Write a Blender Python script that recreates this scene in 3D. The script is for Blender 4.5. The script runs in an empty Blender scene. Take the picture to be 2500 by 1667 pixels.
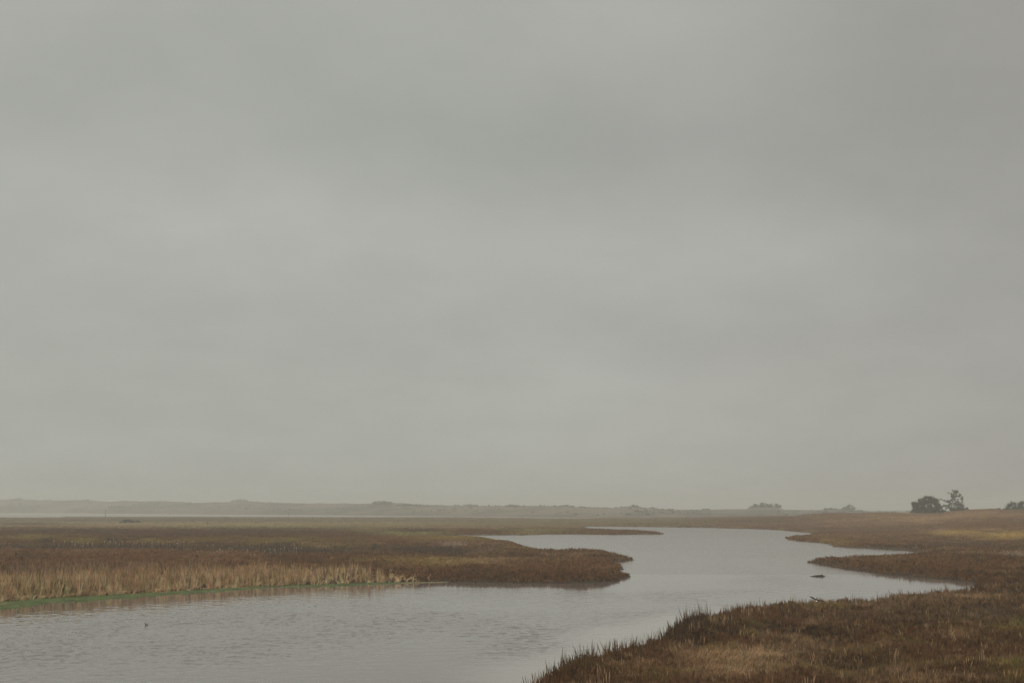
import bpy, math, random
import numpy as np
from mathutils import Vector

random.seed(4)
rng = np.random.default_rng(11)
S = bpy.context.scene
COL = S.collection

# ------------------------------------------------------------------ camera
F = 3472.0                 # focal length in pixels of the 2500 px wide photograph (50 mm on 36 mm)
CX, CY = 1250.0, 833.5
CAM_H = 8.5
HORIZON = 1240.0
TILT = math.atan((HORIZON - CY) / F)
cam = bpy.data.cameras.new('camera')
cam.sensor_width = 36.0
cam.lens = 50.0
cam.clip_start = 0.5
cam.clip_end = 30000.0
cam_o = bpy.data.objects.new('camera', cam)
COL.objects.link(cam_o)
cam_o.location = (0, 0, CAM_H)
cam_o.rotation_euler = (math.pi / 2 + TILT, 0, 0)
S.camera = cam_o

# ------------------------------------------------------------------ world: overcast sky
SUN_EL, SUN_AZ = math.radians(40), math.radians(200)     # azimuth clockwise from +Y: behind the camera, to the left
W = bpy.data.worlds.new('World')
S.world = W
W.use_nodes = True
nt = W.node_tree
nt.nodes.clear()


def N(tree, kind, **kw):
    n = tree.nodes.new(kind)
    for k, v in kw.items():
        setattr(n, k, v)
    return n


def link(tree, a, b):
    tree.links.new(a, b)


def M(tree, op, a, b=None, c=None, clamp=False):
    n = tree.nodes.new('ShaderNodeMath')
    n.operation = op
    n.use_clamp = clamp
    for i, x in enumerate((a, b, c)):
        if x is None:
            continue
        if isinstance(x, (int, float)):
            n.inputs[i].default_value = x
        else:
            tree.links.new(x, n.inputs[i])
    return n.outputs[0]


def MAPR(tree, x, a, b, c, d, interp='SMOOTHSTEP'):
    n = tree.nodes.new('ShaderNodeMapRange')
    n.interpolation_type = interp
    n.clamp = True
    tree.links.new(x, n.inputs['Value'])
    n.inputs['From Min'].default_value = a
    n.inputs['From Max'].default_value = b
    n.inputs['To Min'].default_value = c
    n.inputs['To Max'].default_value = d
    return n.outputs['Result']


SKY_K = 0.1                       # background strength
SKY_COL = (0.420, 0.429, 0.388)   # radiance of the low cloud deck
ZENITH = 2.45                     # an overcast sky is brightest overhead
sky = N(nt, 'ShaderNodeTexSky', sky_type='NISHITA', sun_disc=False, sun_elevation=SUN_EL, sun_rotation=SUN_AZ,
        air_density=1.0, dust_density=3.0)
tc = N(nt, 'ShaderNodeTexCoord')
sep = N(nt, 'ShaderNodeSeparateXYZ')
link(nt, tc.outputs['Generated'], sep.inputs[0])
dx, dy, dz = sep.outputs
zc = M(nt, 'MAXIMUM', dz, 0.0)
# long soft folds of the cloud deck, seen in perspective
den = M(nt, 'ADD', zc, 0.30)
comb = N(nt, 'ShaderNodeCombineXYZ')
link(nt, M(nt, 'DIVIDE', dx, den), comb.inputs[0])
link(nt, M(nt, 'DIVIDE', dy, den), comb.inputs[1])
comb.inputs[2].default_value = 3.7
n1 = N(nt, 'ShaderNodeTexNoise')
n1.inputs['Scale'].default_value = 1.15
n1.inputs['Detail'].default_value = 3.0
n1.inputs['Roughness'].default_value = 0.45
n1.inputs['Distortion'].default_value = 0.5
link(nt, comb.outputs[0], n1.inputs['Vector'])
fold = MAPR(nt, n1.outputs['Fac'], 0.25, 0.75, 0.965, 1.035)
n2 = N(nt, 'ShaderNodeTexNoise')
n2.inputs['Scale'].default_value = 6.0
n2.inputs['Detail'].default_value = 4.0
n2.inputs['Roughness'].default_value = 0.55
link(nt, comb.outputs[0], n2.inputs['Vector'])
fine = MAPR(nt, n2.outputs['Fac'], 0.3, 0.7, 0.975, 1.025)
overhead = MAPR(nt, dz, 0.30, 0.95, 1.0, ZENITH)
ax = M(nt, 'DIVIDE', dx, M(nt, 'MAXIMUM', M(nt, 'ABSOLUTE', dy), 0.2))
side = MAPR(nt, ax, -0.02, 0.42, 1.0, 0.82)           # thicker cloud towards the right
up = MAPR(nt, dz, 0.10, 0.36, 1.0, 0.92)


def patch(az, el, raz, rel, amp):
    """a lighter or darker fold of cloud: a soft bump at azimuth / elevation (tangents)"""
    ex = M(nt, 'DIVIDE', M(nt, 'SUBTRACT', ax, az), raz)
    ez = M(nt, 'DIVIDE', M(nt, 'SUBTRACT', dz, el), rel)
    r2 = M(nt, 'ADD', M(nt, 'MULTIPLY', ex, ex), M(nt, 'MULTIPLY', ez, ez))
    return M(nt, 'MULTIPLY', M(nt, 'EXPONENT', M(nt, 'MULTIPLY', r2, -1.0)), amp)


psum = None
for a in ((-0.17, 0.200, 0.15, 0.042, 0.105), (0.17, 0.173, 0.14, 0.030, 0.11), (0.02, 0.25, 0.15, 0.038, -0.095), (0.10, 0.34, 0.09, 0.03, 0.075),
          (0.06, 0.118, 0.2, 0.022, -0.035), (-0.32, 0.27, 0.08, 0.04, -0.05), (0.30, 0.25, 0.10, 0.07, -0.045), (-0.30, 0.08, 0.10, 0.04, -0.02)):
    p = patch(*a)
    psum = p if psum is None else M(nt, 'ADD', psum, p)
bright = M(nt, 'MULTIPLY', M(nt, 'MULTIPLY', fold, fine), M(nt, 'MULTIPLY', overhead, M(nt, 'MULTIPLY', side, up)))
bright = M(nt, 'MULTIPLY', bright, M(nt, 'ADD', psum, 1.0))
tint = N(nt, 'ShaderNodeMix', data_type='RGBA')
link(nt, MAPR(nt, ax, -0.1, 0.4, 0.0, 1.0), tint.inputs['Factor'])
tint.inputs['A'].default_value = tuple(c / SKY_K for c in SKY_COL) + (1,)
tint.inputs['B'].default_value = (0.430 / SKY_K, 0.421 / SKY_K, 0.386 / SKY_K, 1)
vm = N(nt, 'ShaderNodeVectorMath', operation='SCALE')
link(nt, tint.outputs['Result'], vm.inputs[0])
link(nt, bright, vm.inputs['Scale'])
mixs = N(nt, 'ShaderNodeMix', data_type='RGBA')
mixs.inputs['Factor'].default_value = 0.04            # the little clear-sky light that comes through the deck
link(nt, vm.outputs[0], mixs.inputs['A'])
link(nt, sky.outputs[0], mixs.inputs['B'])
bg = N(nt, 'ShaderNodeBackground')
bg.inputs['Strength'].default_value = SKY_K
link(nt, mixs.outputs['Result'], bg.inputs['Color'])
wo = N(nt, 'ShaderNodeOutputWorld')
link(nt, bg.outputs[0], wo.inputs['Surface'])

# ------------------------------------------------------------------ sun behind the cloud
sun = bpy.data.lights.new('sun', 'SUN')
sun.energy = 1.2
sun.angle = math.radians(25)
sun.color = (1.0, 0.95, 0.88)
sun_o = bpy.data.objects.new('sun', sun)
COL.objects.link(sun_o)
sd_ = Vector((math.sin(SUN_AZ) * math.cos(SUN_EL), math.cos(SUN_AZ) * math.cos(SUN_EL), math.sin(SUN_EL)))
sun_o.rotation_euler = (-sd_).to_track_quat('-Z', 'Y').to_euler()
sun_o.location = sd_ * 300

# ------------------------------------------------------------------ exposure
vs = S.view_settings
vs.view_transform = 'Standard'
vs.look = 'None'
vs.exposure = 0.0
vs.gamma = 1.0
vs.use_curve_mapping = False
S.render.engine = 'CYCLES'
S.cycles.use_denoising = True
S.cycles.denoising_prefilter = 'NONE'
S.cycles.use_adaptive_sampling = False
S.cycles.max_bounces = 6
S.cycles.volume_bounces = 2
S.cycles.transparent_max_bounces = 4

# ------------------------------------------------------------------ helpers
FW = np.array((0, math.cos(TILT), math.sin(TILT)))
UP = np.array((0, -math.sin(TILT), math.cos(TILT)))


def unproject(u, v, z):
    """ground point that a photograph pixel sees, on the level z"""
    u, v, z = np.broadcast_arrays(np.asarray(u, float), np.asarray(v, float), np.asarray(z, float))
    a = (u - CX) / F
    b = -(v - CY) / F
    d = FW[None] + a.reshape(-1, 1) * np.array((1.0, 0, 0)) + b.reshape(-1, 1) * UP[None]
    s = (z.reshape(-1) - CAM_H) / d[:, 2]
    return d[:, 0] * s, d[:, 1] * s


def project(x, y, z):
    """photograph pixel of a world point"""
    X, Y, Z = np.asarray(x, float), np.asarray(y, float), np.asarray(z, float) - CAM_H
    w = Y * FW[1] + Z * FW[2]
    return CX + F * X / w, CY - F * (Y * UP[1] + Z * UP[2]) / w


_tab = rng.random((256, 256))


def vnoise(x, y):
    x = np.asarray(x, float)
    y = np.asarray(y, float)
    ix, iy = np.floor(x).astype(np.int64), np.floor(y).astype(np.int64)
    fx, fy = x - ix, y - iy
    fx = fx * fx * (3 - 2 * fx)
    fy = fy * fy * (3 - 2 * fy)
    a = _tab[ix & 255, iy & 255]
    b = _tab[(ix + 1) & 255, iy & 255]
    c = _tab[ix & 255, (iy + 1) & 255]
    d = _tab[(ix + 1) & 255, (iy + 1) & 255]
    return (a * (1 - fx) + b * fx) * (1 - fy) + (c * (1 - fx) + d * fx) * fy


def fbm(x, y, s, o=4, off=0.0):
    x = np.asarray(x, float) / s + off
    y = np.asarray(y, float) / s + off * 1.7
    t, a, k = 0.0, 1.0, 0.0
    for i in range(o):
        t = t + a * vnoise(x + 17.3 * i, y + 31.7 * i)
        k += a
        a *= 0.5
        x, y = x * 2.03, y * 2.03
    return t / k            # 0..1, mean 0.5


def sst(x, a, b):
    t = np.clip((np.asarray(x, float) - a) / (b - a), 0, 1)
    return t * t * (3 - 2 * t)


def mesh_obj(name, verts, faces_flat, nper, mat, colours=None, parent=None, smooth=False, attr='plant_colour', extra=None):
    """ONE mesh object from numpy arrays; nper = corners per face (all alike)"""
    me = bpy.data.meshes.new(name)
    nv, nf = len(verts), len(faces_flat) // nper
    me.vertices.add(nv)
    me.vertices.foreach_set('co', np.asarray(verts, np.float32).reshape(-1))
    me.loops.add(nf * nper)
    me.loops.foreach_set('vertex_index', np.asarray(faces_flat, np.int32))
    me.polygons.add(nf)
    me.polygons.foreach_set('loop_start', np.arange(0, nf * nper, nper, dtype=np.int32))
    me.polygons.foreach_set('loop_total', np.full(nf, nper, np.int32))
    me.polygons.foreach_set('use_smooth', np.full(nf, bool(smooth)))
    me.update(calc_edges=True)
    if colours is not None:
        c = np.ones((nv, 4), np.float32)
        c[:, :3] = colours
        at = me.attributes.new(attr, 'FLOAT_COLOR', 'POINT')
        at.data.foreach_set('color', c.reshape(-1))
    for k, v in (extra or {}).items():
        at = me.attributes.new(k, 'FLOAT', 'POINT')
        at.data.foreach_set('value', np.asarray(v, np.float32))
    me.materials.append(mat)
    o = bpy.data.objects.new(name, me)
    COL.objects.link(o)
    if parent is not None:
        o.parent = parent
    return o


def tag(o, label=None, cat=None, group=None, kind=None):
    if label:
        o['label'] = label
    if cat:
        o['category'] = cat
    if group:
        o['group'] = group
    if kind:
        o['kind'] = kind
    return o


def empty(name, loc, label, cat, group=None):
    o = bpy.data.objects.new(name, None)
    COL.objects.link(o)
    o.location = loc
    o.empty_display_size = 0.5
    return tag(o, label, cat, group)


# ------------------------------------------------------------------ materials
def new_mat(name):
    m = bpy.data.materials.new(name)
    m.use_nodes = True
    t = m.node_tree
    b = t.nodes['Principled BSDF']
    return m, t, b


def plant_mat(name, rough=0.8, trans=0.25, nscale=3.0, spread=(0.75, 1.25)):
    m, t, b = new_mat(name)
    at = N(t, 'ShaderNodeAttribute', attribute_name='plant_colour')
    g = N(t, 'ShaderNodeTexCoord')
    no = N(t, 'ShaderNodeTexNoise')
    no.inputs['Scale'].default_value = nscale
    no.inputs['Detail'].default_value = 3
    link(t, g.outputs['Object'], no.inputs['Vector'])
    k = MAPR(t, no.outputs['Fac'], 0.3, 0.7, spread[0], spread[1], 'LINEAR')
    v = N(t, 'ShaderNodeVectorMath', operation='SCALE')
    link(t, at.outputs['Color'], v.inputs[0])
    link(t, k, v.inputs['Scale'])
    link(t, v.outputs[0], b.inputs['Base Color'])
    b.inputs['Roughness'].default_value = rough
    b.inputs['Specular IOR Level'].default_value = 0.15
    tr = N(t, 'ShaderNodeBsdfTranslucent')
    link(t, v.outputs[0], tr.inputs['Color'])
    mx = N(t, 'ShaderNodeMixShader')
    mx.inputs[0].default_value = trans
    link(t, b.outputs[0], mx.inputs[1])
    link(t, tr.outputs[0], mx.inputs[2])
    link(t, mx.outputs[0], t.nodes['Material Output'].inputs['Surface'])
    return m


def noise_mat(name, c1, c2, scale=8.0, rough=0.85, spec=0.2, bump=0.0):
    m, t, b = new_mat(name)
    g = N(t, 'ShaderNodeTexCoord')
    no = N(t, 'ShaderNodeTexNoise')
    no.inputs['Scale'].default_value = scale
    no.inputs['Detail'].default_value = 5
    link(t, g.outputs['Object'], no.inputs['Vector'])
    mx = N(t, 'ShaderNodeMix', data_type='RGBA')
    link(t, MAPR(t, no.outputs['Fac'], 0.3, 0.7, 0, 1), mx.inputs['Factor'])
    mx.inputs['A'].default_value = tuple(c1) + (1,)
    mx.inputs['B'].default_value = tuple(c2) + (1,)
    link(t, mx.outputs['Result'], b.inputs['Base Color'])
    b.inputs['Roughness'].default_value = rough
    b.inputs['Specular IOR Level'].default_value = spec
    if bump:
        bp = N(t, 'ShaderNodeBump')
        bp.inputs['Strength'].default_value = bump
        link(t, no.outputs['Fac'], bp.inputs['Height'])
        link(t, bp.outputs[0], b.inputs['Normal'])
    return m


MAT_PLANT = plant_mat('marsh_plants')
MAT_REED = plant_mat('dry_reeds', rough=0.65, trans=0.3, nscale=1.5, spread=(0.7, 1.25))
MAT_LEAF = plant_mat('tree_leaves', rough=0.7, trans=0.15, nscale=0.6, spread=(0.6, 1.35))
MAT_WEED = plant_mat('floating_weed', rough=0.95, trans=0.0, nscale=2.2, spread=(0.6, 1.3))
MAT_BARK = noise_mat('bark', (0.05, 0.045, 0.04), (0.11, 0.10, 0.085), 4.0, bump=0.4)
MAT_POST = noise_mat('weathered_post', (0.045, 0.042, 0.036), (0.085, 0.078, 0.065), 3.0, bump=0.3)
MAT_LOG = noise_mat('wet_driftwood', (0.018, 0.016, 0.011), (0.05, 0.046, 0.026), 6.0, rough=0.6, bump=0.5)
MAT_BIRD = noise_mat('dark_plumage', (0.014, 0.013, 0.010), (0.032, 0.030, 0.022), 20.0, rough=0.6)
MAT_HAWK = noise_mat('brown_plumage', (0.045, 0.032, 0.022), (0.085, 0.058, 0.038), 9.0, rough=0.75)
MAT_WING = noise_mat('dark_wing', (0.014, 0.014, 0.012), (0.028, 0.026, 0.022), 9.0, rough=0.75)
MAT_WHITE = noise_mat('white_plumage', (0.62, 0.56, 0.50), (0.75, 0.69, 0.62), 12.0, rough=0.8)

# ground: marsh mud, turf and dune sand, the mix stored per point
MAT_GROUND, t, b = new_mat('marsh_ground')
at = N(t, 'ShaderNodeAttribute', attribute_name='ground_colour')
g = N(t, 'ShaderNodeTexCoord')
no = N(t, 'ShaderNodeTexNoise')
no.inputs['Scale'].default_value = 0.35
no.inputs['Detail'].default_value = 9
no.inputs['Roughness'].default_value = 0.7
link(t, g.outputs['Object'], no.inputs['Vector'])
v = N(t, 'ShaderNodeVectorMath', operation='SCALE')
link(t, at.outputs['Color'], v.inputs[0])
link(t, MAPR(t, no.outputs['Fac'], 0.3, 0.7, 0.7, 1.3, 'LINEAR'), v.inputs['Scale'])
link(t, v.outputs[0], b.inputs['Base Color'])
b.inputs['Roughness'].default_value = 0.95
b.inputs['Specular IOR Level'].default_value = 0.1
bp = N(t, 'ShaderNodeBump')
bp.inputs['Strength'].default_value = 0.6
bp.inputs['Distance'].default_value = 0.4
link(t, no.outputs['Fac'], bp.inputs['Height'])
link(t, bp.outputs[0], b.inputs['Normal'])

# water: dark peaty body under small wind ripples, calmer in the lee of the banks
MAT_WATER, t, b = new_mat('river_water')
b.inputs['Base Color'].default_value = (0.145, 0.121, 0.110, 1)
b.inputs['IOR'].default_value = 1.33
sheen_attr = N(t, 'ShaderNodeAttribute', attribute_name='painted_sheen')
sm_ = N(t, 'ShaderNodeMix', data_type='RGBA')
link(t, sheen_attr.outputs['Fac'], sm_.inputs['Factor'])
sm_.inputs['A'].default_value = (0.145, 0.121, 0.110, 1)      # peaty body of the water
sm_.inputs['B'].default_value = (0.300, 0.268, 0.235, 1)      # sky sheen of calm water, put into the base colour
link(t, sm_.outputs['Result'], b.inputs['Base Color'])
b.inputs['Specular IOR Level'].default_value = 0.5
rip = N(t, 'ShaderNodeAttribute', attribute_name='ripple')
far = N(t, 'ShaderNodeAttribute', attribute_name='wave_blur')
link(t, M(t, 'ADD', far.outputs['Fac'], 0.05), b.inputs['Roughness'])
g = N(t, 'ShaderNodeTexCoord')
mp = N(t, 'ShaderNodeMapping')
mp.inputs['Rotation'].default_value = (0, 0, math.radians(12))
mp.inputs['Scale'].default_value = (0.75, 1.0, 1.0)
link(t, g.outputs['Object'], mp.inputs['Vector'])
w1 = N(t, 'ShaderNodeTexNoise')
w1.inputs['Scale'].default_value = 1.5
w1.inputs['Detail'].default_value = 3
w1.inputs['Roughness'].default_value = 0.55
link(t, mp.outputs[0], w1.inputs['Vector'])
w2 = N(t, 'ShaderNodeTexNoise')
w2.inputs['Scale'].default_value = 0.32
w2.inputs['Detail'].default_value = 2
link(t, mp.outputs[0], w2.inputs['Vector'])
hsum = M(t, 'ADD', M(t, 'MULTIPLY', w1.outputs['Fac'], 0.7), M(t, 'MULTIPLY', w2.outputs['Fac'], 0.9))
mp2 = N(t, 'ShaderNodeMapping')
mp2.inputs['Scale'].default_value = (0.02, 0.045, 1.0)
link(t, g.outputs['Object'], mp2.inputs['Vector'])
w3 = N(t, 'ShaderNodeTexNoise')
w3.inputs['Scale'].default_value = 1.0
w3.inputs['Detail'].default_value = 4
link(t, mp2.outputs[0], w3.inputs['Vector'])
gust = MAPR(t, w3.outputs['Fac'], 0.38, 0.62, 0.45, 1.0)
bp = N(t, 'ShaderNodeBump')
bp.inputs['Distance'].default_value = 0.10
link(t, M(t, 'MULTIPLY', M(t, 'MULTIPLY', rip.outputs['Fac'], gust), 0.6), bp.inputs['Strength'])
link(t, hsum, bp.inputs['Height'])
link(t, bp.outputs[0], b.inputs['Normal'])

# ------------------------------------------------------------------ the lie of the land
# shoreline of the marsh: (u, v, level) as seen in the photograph; level 0 is a waterline, above 0 the plant tops that hide it
SHORE_PX = [
    (-900, 1560, 0), (-400, 1508, 0), (0, 1470, 0), (117, 1459.5, 0), (250, 1453, 0), (430, 1442, 0), (625, 1431, 0), (792, 1427, 0),
    (938, 1422.5, 0), (1092, 1420, 0), (1220, 1422, 0), (1345, 1423, 0), (1430, 1423, 0), (1500, 1421.5, 0),
    (1530, 1410, 0), (1524, 1395, 0), (1512, 1383, 0), (1505, 1371.5, 0), (1545, 1367.5, 0),
    (1542, 1361, .3), (1505, 1350, .5), (1478, 1341, .6), (1412, 1339, .7), (1359, 1339, .7), (1313, 1334, .7),
    (1266, 1325, .7), (1247, 1318, .6), (1207, 1317, .6), (1194, 1310.5, .6), (1159, 1308.5, .5), (1080, 1310.5, 0),
    (1082, 1307.6, 0), (1159, 1306, 0), (1266, 1306, 0), (1319, 1304, 0), (1400, 1304, 0), (1505, 1305, 0), (1622, 1304.3, 0),
    (1619, 1301, .2), (1603, 1294.5, .7), (1505, 1290.3, .7), (1425, 1287.8, .6),
    (1422, 1284.5, 0), (1625, 1286.5, 0), (1720, 1288, 0), (1807, 1290, 0), (1875, 1291.6, 0), (1928, 1295.6, 0),
    (1977, 1300, 0), (1993, 1302, 0), (1985, 1304, .5), (1960, 1305.5, .5), (1933, 1307, .5), (1921, 1315, .2),
    (1923, 1317.6, 0), (1975, 1322, 0), (2029, 1327.5, 0), (2031, 1333, 0), (2066, 1336, 0), (2180, 1342, 0), (2242, 1347, 0),
    (2242, 1348.5, .4), (2188, 1347.5, .85), (2061, 1353, .85), (2008, 1357, .85), (1981, 1364, .4), (1975, 1371, 0),
    (2018, 1382, 0), (2114, 1396.6, 0), (2247, 1408.5, 0), (2380, 1422, 0), (2388, 1424, 0),
    (2380, 1426.5, .85), (2300, 1432, .9), (2220, 1442, .9), (2159, 1441, 1.1), (2101, 1455, .9), (2034, 1454, .9),
    (1955, 1462, .9), (1874, 1465, .9), (1759, 1484, .9), (1683, 1499.5, 1.0), (1649, 1511, 1.0), (1647, 1544, 0),
    (1601, 1554, .7), (1550, 1574, .7), (1499, 1592, .65), (1443, 1605, .65), (1374, 1618, .65), (1343, 1638, .68),
    (1313, 1664, .68), (1230, 1760, .68), (1150, 2200, 0)]
FAR_PX = [(1425, 1264.5, .5), (1266, 1263, .5), (1125, 1261.3, .5), (712, 1260.6, .5), (500, 1260, .5), (154, 1260, .5),
          (146, 1262, .5), (0, 1262.3, .5), (-900, 1263, .5)]
DUNE_PX = [(-1200, 1251, 0), (0, 1252, 0), (160, 1252, 0), (319, 1253.8, 0), (500, 1255, 0), (625, 1255.9, 0), (766, 1257, 0),
           (1125, 1260.2, 0), (1300, 1262.2, 0), (1440, 1263.6, 0)]


def to_world(pts):
    a = np.array(pts, float)
    x, y = unproject(a[:, 0], a[:, 1], a[:, 2])
    return np.stack([x, y], 1)


MARSH = np.concatenate([to_world(SHORE_PX), [(40, 8), (2500, 8), (2500, 1350), (105, 1350)], to_world(FAR_PX), [(-2500, 1240), (-2500, 60)]])
DUNES = np.concatenate([to_world(DUNE_PX), [(100, 1230), (2500, 1230), (3900, 4600), (-3900, 4600), (-3900, 2500)]])


def signed(poly, x, y):
    """distance to the polygon's edge, positive inside"""
    x = np.asarray(x, float).reshape(-1)
    y = np.asarray(y, float).reshape(-1)
    out = np.empty(len(x))
    P, Q = poly, np.roll(poly, -1, 0)
    for s in range(0, len(x), 60000):
        px, py = x[s:s + 60000], y[s:s + 60000]
        best = np.full(len(px), 1e18)
        ins = np.zeros(len(px), bool)
        for (x0, y0), (x1, y1) in zip(P, Q):
            ex, ey = x1 - x0, y1 - y0
            k = np.clip(((px - x0) * ex + (py - y0) * ey) / (ex * ex + ey * ey + 1e-12), 0, 1)
            d2 = (px - x0 - k * ex) ** 2 + (py - y0 - k * ey) ** 2
            best = np.minimum(best, d2)
            c = (y0 > py) != (y1 > py)
            if c.any():
                ins ^= c & (px < ex * (py - y0) / (ey if ey else 1e-12) + x0)
        out[s:s + 60000] = np.where(ins, 1, -1) * np.sqrt(best)
    return out


def shore_dist(x, y):
    w = np.clip(np.asarray(y, float) / 200, 0.4, 2.0)
    j = (fbm(x, y, 5.0, 3, 2.2) - 0.5) * 2.2 * w
    return signed(MARSH, x, y) + j


HILL = np.array([(1400, 1271), (1550, 1268), (1700, 1264.5), (1800, 1263), (1875, 1261), (1941, 1260), (1963, 1255), (2021, 1250.5),
                 (2101, 1252), (2130, 1250), (2180, 1250.5), (2220, 1251.5), (2287, 1251.5), (2353, 1243.5), (2420, 1240.5),
                 (2446, 1243.5), (2500, 1242.5), (2700, 1240), (3200, 1238), (5000, 1238)], float)
HILL_D = 720.0
RIDGE = np.array([(-1200, 1219), (0, 1221), (53, 1219.5), (106, 1222), (319, 1224.5), (399, 1224.5), (558, 1227), (593, 1223.5), (686, 1228),
                  (792, 1229), (899, 1230.5), (936, 1227), (992, 1230.5), (1125, 1234.5), (1200, 1236), (1279, 1236.5), (1377, 1236.5), (1478, 1240),
                  (1545, 1237.5), (1625, 1243), (1760, 1244.5), (1815, 1243.5), (1845, 1239.5), (1885, 1239), (1915, 1245), (1981, 1245.5), (2066, 1242.5), (2120, 1250), (2500, 1246), (5000, 1240)], float)
RISE = 330.0


def dune_base(u):
    a = np.array(DUNE_PX)
    _, d = unproject(a[:, 0], a[:, 1], 0)
    return np.interp(u, a[:, 0], d)


def height(x, y, sm=None, sdn=None):
    x = np.asarray(x, float).reshape(-1)
    y = np.asarray(y, float).reshape(-1)
    sm = shore_dist(x, y) if sm is None else sm
    sdn = signed(DUNES, x, y) if sdn is None else sdn
    u = CX + F * x / np.maximum(y, 5.0)
    hum = (fbm(x, y, 2.8, 3, 5.1) - 0.5) * 0.95 * (1 - .5 * sst(y, 150, 300)) + (fbm(x, y, 14, 2, 1.3) - 0.5) * 0.35
    z = np.where(sm > 0, 0.06 + 0.30 * sst(sm, 0, 2.0) + hum * sst(sm, 0.2, 3.0) * np.clip(1.15 - y / 900, 0.3, 1),
                 -0.7 * sst(-sm, 0, 4.0) - 0.02)
    # the rise on the right with the trees
    hz = np.maximum(CAM_H - (np.interp(u, HILL[:, 0], HILL[:, 1]) - HORIZON) / F * HILL_D - 0.75, 0.0)
    prof = sst(y, 385, HILL_D) * (1 - 0.55 * sst(y, HILL_D + 10, 1250))
    z = z + np.where(sm > 0, hz * prof * sst(sm, 2, 90) * sst(u, 1450, 1900), 0)
    # far dunes
    b = dune_base(u)
    dc = b + RISE
    rz = CAM_H + (HORIZON - np.interp(u, RIDGE[:, 0], RIDGE[:, 1])) / F * dc
    k = np.clip((y - b) / RISE, 0, 3)
    bump = (fbm(x, y, 55, 4, 9.4) - 0.5)
    shape = np.where(k < 1, 0.42 * sst(k, 0.0, 0.25) + 0.58 * sst(k, 0.25, 1.0), 1 - 0.5 * sst(k, 1.0, 2.5))
    dz_ = np.where((sdn > 0), np.maximum(rz, 2) * shape * (1 + 0.45 * bump * np.clip(4 * k * np.abs(1 - k) + 0.15, 0, 1)) + bump * 1.5 * sst(k, 0, .2), -1)
    return np.maximum(z, dz_)


# ------------------------------------------------------------------ ground sheet
cols = np.concatenate([np.linspace(-2600, -160, 60), np.arange(-150, 2660, 5.5), np.linspace(2670, 5200, 60)])
dd = np.concatenate([np.linspace(6, 66, 22), CAM_H * F / np.arange(CAM_H * F / 68, 23, -0.85), np.linspace(1310, 4500, 150)])
UU, DD = np.meshgrid(cols, dd)
gx, gy = ((UU - CX) / F * DD).reshape(-1), DD.reshape(-1)
sm = shore_dist(gx, gy)
sdn = signed(DUNES, gx, gy)
gz = height(gx, gy, sm, sdn)
nr, nc = UU.shape
ii = np.arange(nr * nc).reshape(nr, nc)
quads = np.stack([ii[:-1, :-1], ii[:-1, 1:], ii[1:, 1:], ii[1:, :-1]], -1).reshape(-1)
f1 = fbm(gx, gy, 40, 4, 3.3)
f2 = fbm(gx, gy, 90, 4, 7.7)
mud = np.array((0.050, 0.036, 0.024))
turf = np.array((0.105, 0.074, 0.046))
sand = np.array((0.188, 0.147, 0.112))
scrub = np.array((0.080, 0.072, 0.056))
gc = mud[None] + (turf - mud)[None] * (sst(gy, 150, 420) * (0.6 + 0.8 * f1))[:, None]
dcol = sand[None] + (scrub - sand)[None] * sst(0.5 * f2 + 0.5 * fbm(gx, gy, 28, 3, 1.9), 0.44, 0.60)[:, None]
isd = sst(sdn, 0, 30)[:, None] * (gy > 1180)[:, None]
gc = gc * (1 - isd) + dcol * isd
ground = mesh_obj('ground', np.stack([gx, gy, gz], 1), quads, 4, MAT_GROUND, gc, smooth=True, attr='ground_colour')
tag(ground, kind='structure')

# ------------------------------------------------------------------ water sheet
wc = np.concatenate([np.linspace(-4200, -260, 12), np.arange(-200, 2560, 3.0), np.linspace(2600, 6600, 14)])
wd = np.concatenate([np.linspace(2.5, 58, 10), 60 * np.exp(np.arange(0, 1.12, 0.0022)), CAM_H * F / np.arange(CAM_H * F / 188, 23, -3.0), np.linspace(1330, 4800, 14)])
WU, WD = np.meshgrid(wc, wd)
wx, wy = ((WU - CX) / F * WD).reshape(-1), WD.reshape(-1)
ws = signed(MARSH, wx, wy)
wu = CX + F * wx / wy
lee = np.clip(-ws, 0, 40)
right_lee = sst(lee, 2.5, 9.0)                      # sheltered strip under the near bank
left_lee = 0.06 + 0.94 * sst(lee + 10 * (fbm(wx, wy, 16, 3, 6.2) - .5), 6.0, 24.0)        # and a wider one below the reeds
near_r = sst(wu, 1000, 1330) * (1 - sst(wy, 112, 135))
ripple = left_lee * (1 - near_r) + (right_lee * 0.9 + 0.10) * near_r
ripple = np.where(wy > 700, 0.5, ripple)
wn, wm = WU.shape
ii = np.arange(wn * wm).reshape(wn, wm)
wq = np.stack([ii[:-1, :-1], ii[:-1, 1:], ii[1:, 1:], ii[1:, :-1]], -1).reshape(-1)
ca, sa = math.cos(.14), math.sin(.14)
qx, qy = wx * ca + wy * sa, -wx * sa + wy * ca
gusts = 0.45 + 0.75 * sst(fbm(wx, wy * .45, 14, 3, 4.6), .38, .62)
wave = (vnoise(qx / .38, qy / .30) - .5) * .024 + (vnoise(qx / .21 + 9, qy / .24 + 5) - .5) * .012 + (vnoise(qx / 1.3 + 3, qy / .7) - .5) * .024
near_w = (1 - sst(wy, 120, 178)) * sst(wy, 58, 62) * (1 - sst(np.abs(wu - 1200), 1250, 1370))
wz = wave * near_w * gusts * np.clip(ripple, 0, 1) * 2.3
blur = 0.02 + 0.07 * sst(wy, 110, 190) + 0.14 * sst(wy, 180, 700) + .2 * sst(wy, 900, 1300)
blur = blur * (0.25 + 0.75 * np.where(wy < 185, np.clip(left_lee, 0, 1), 1))
wv = np.stack([wx, wy, wz], 1)
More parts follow.
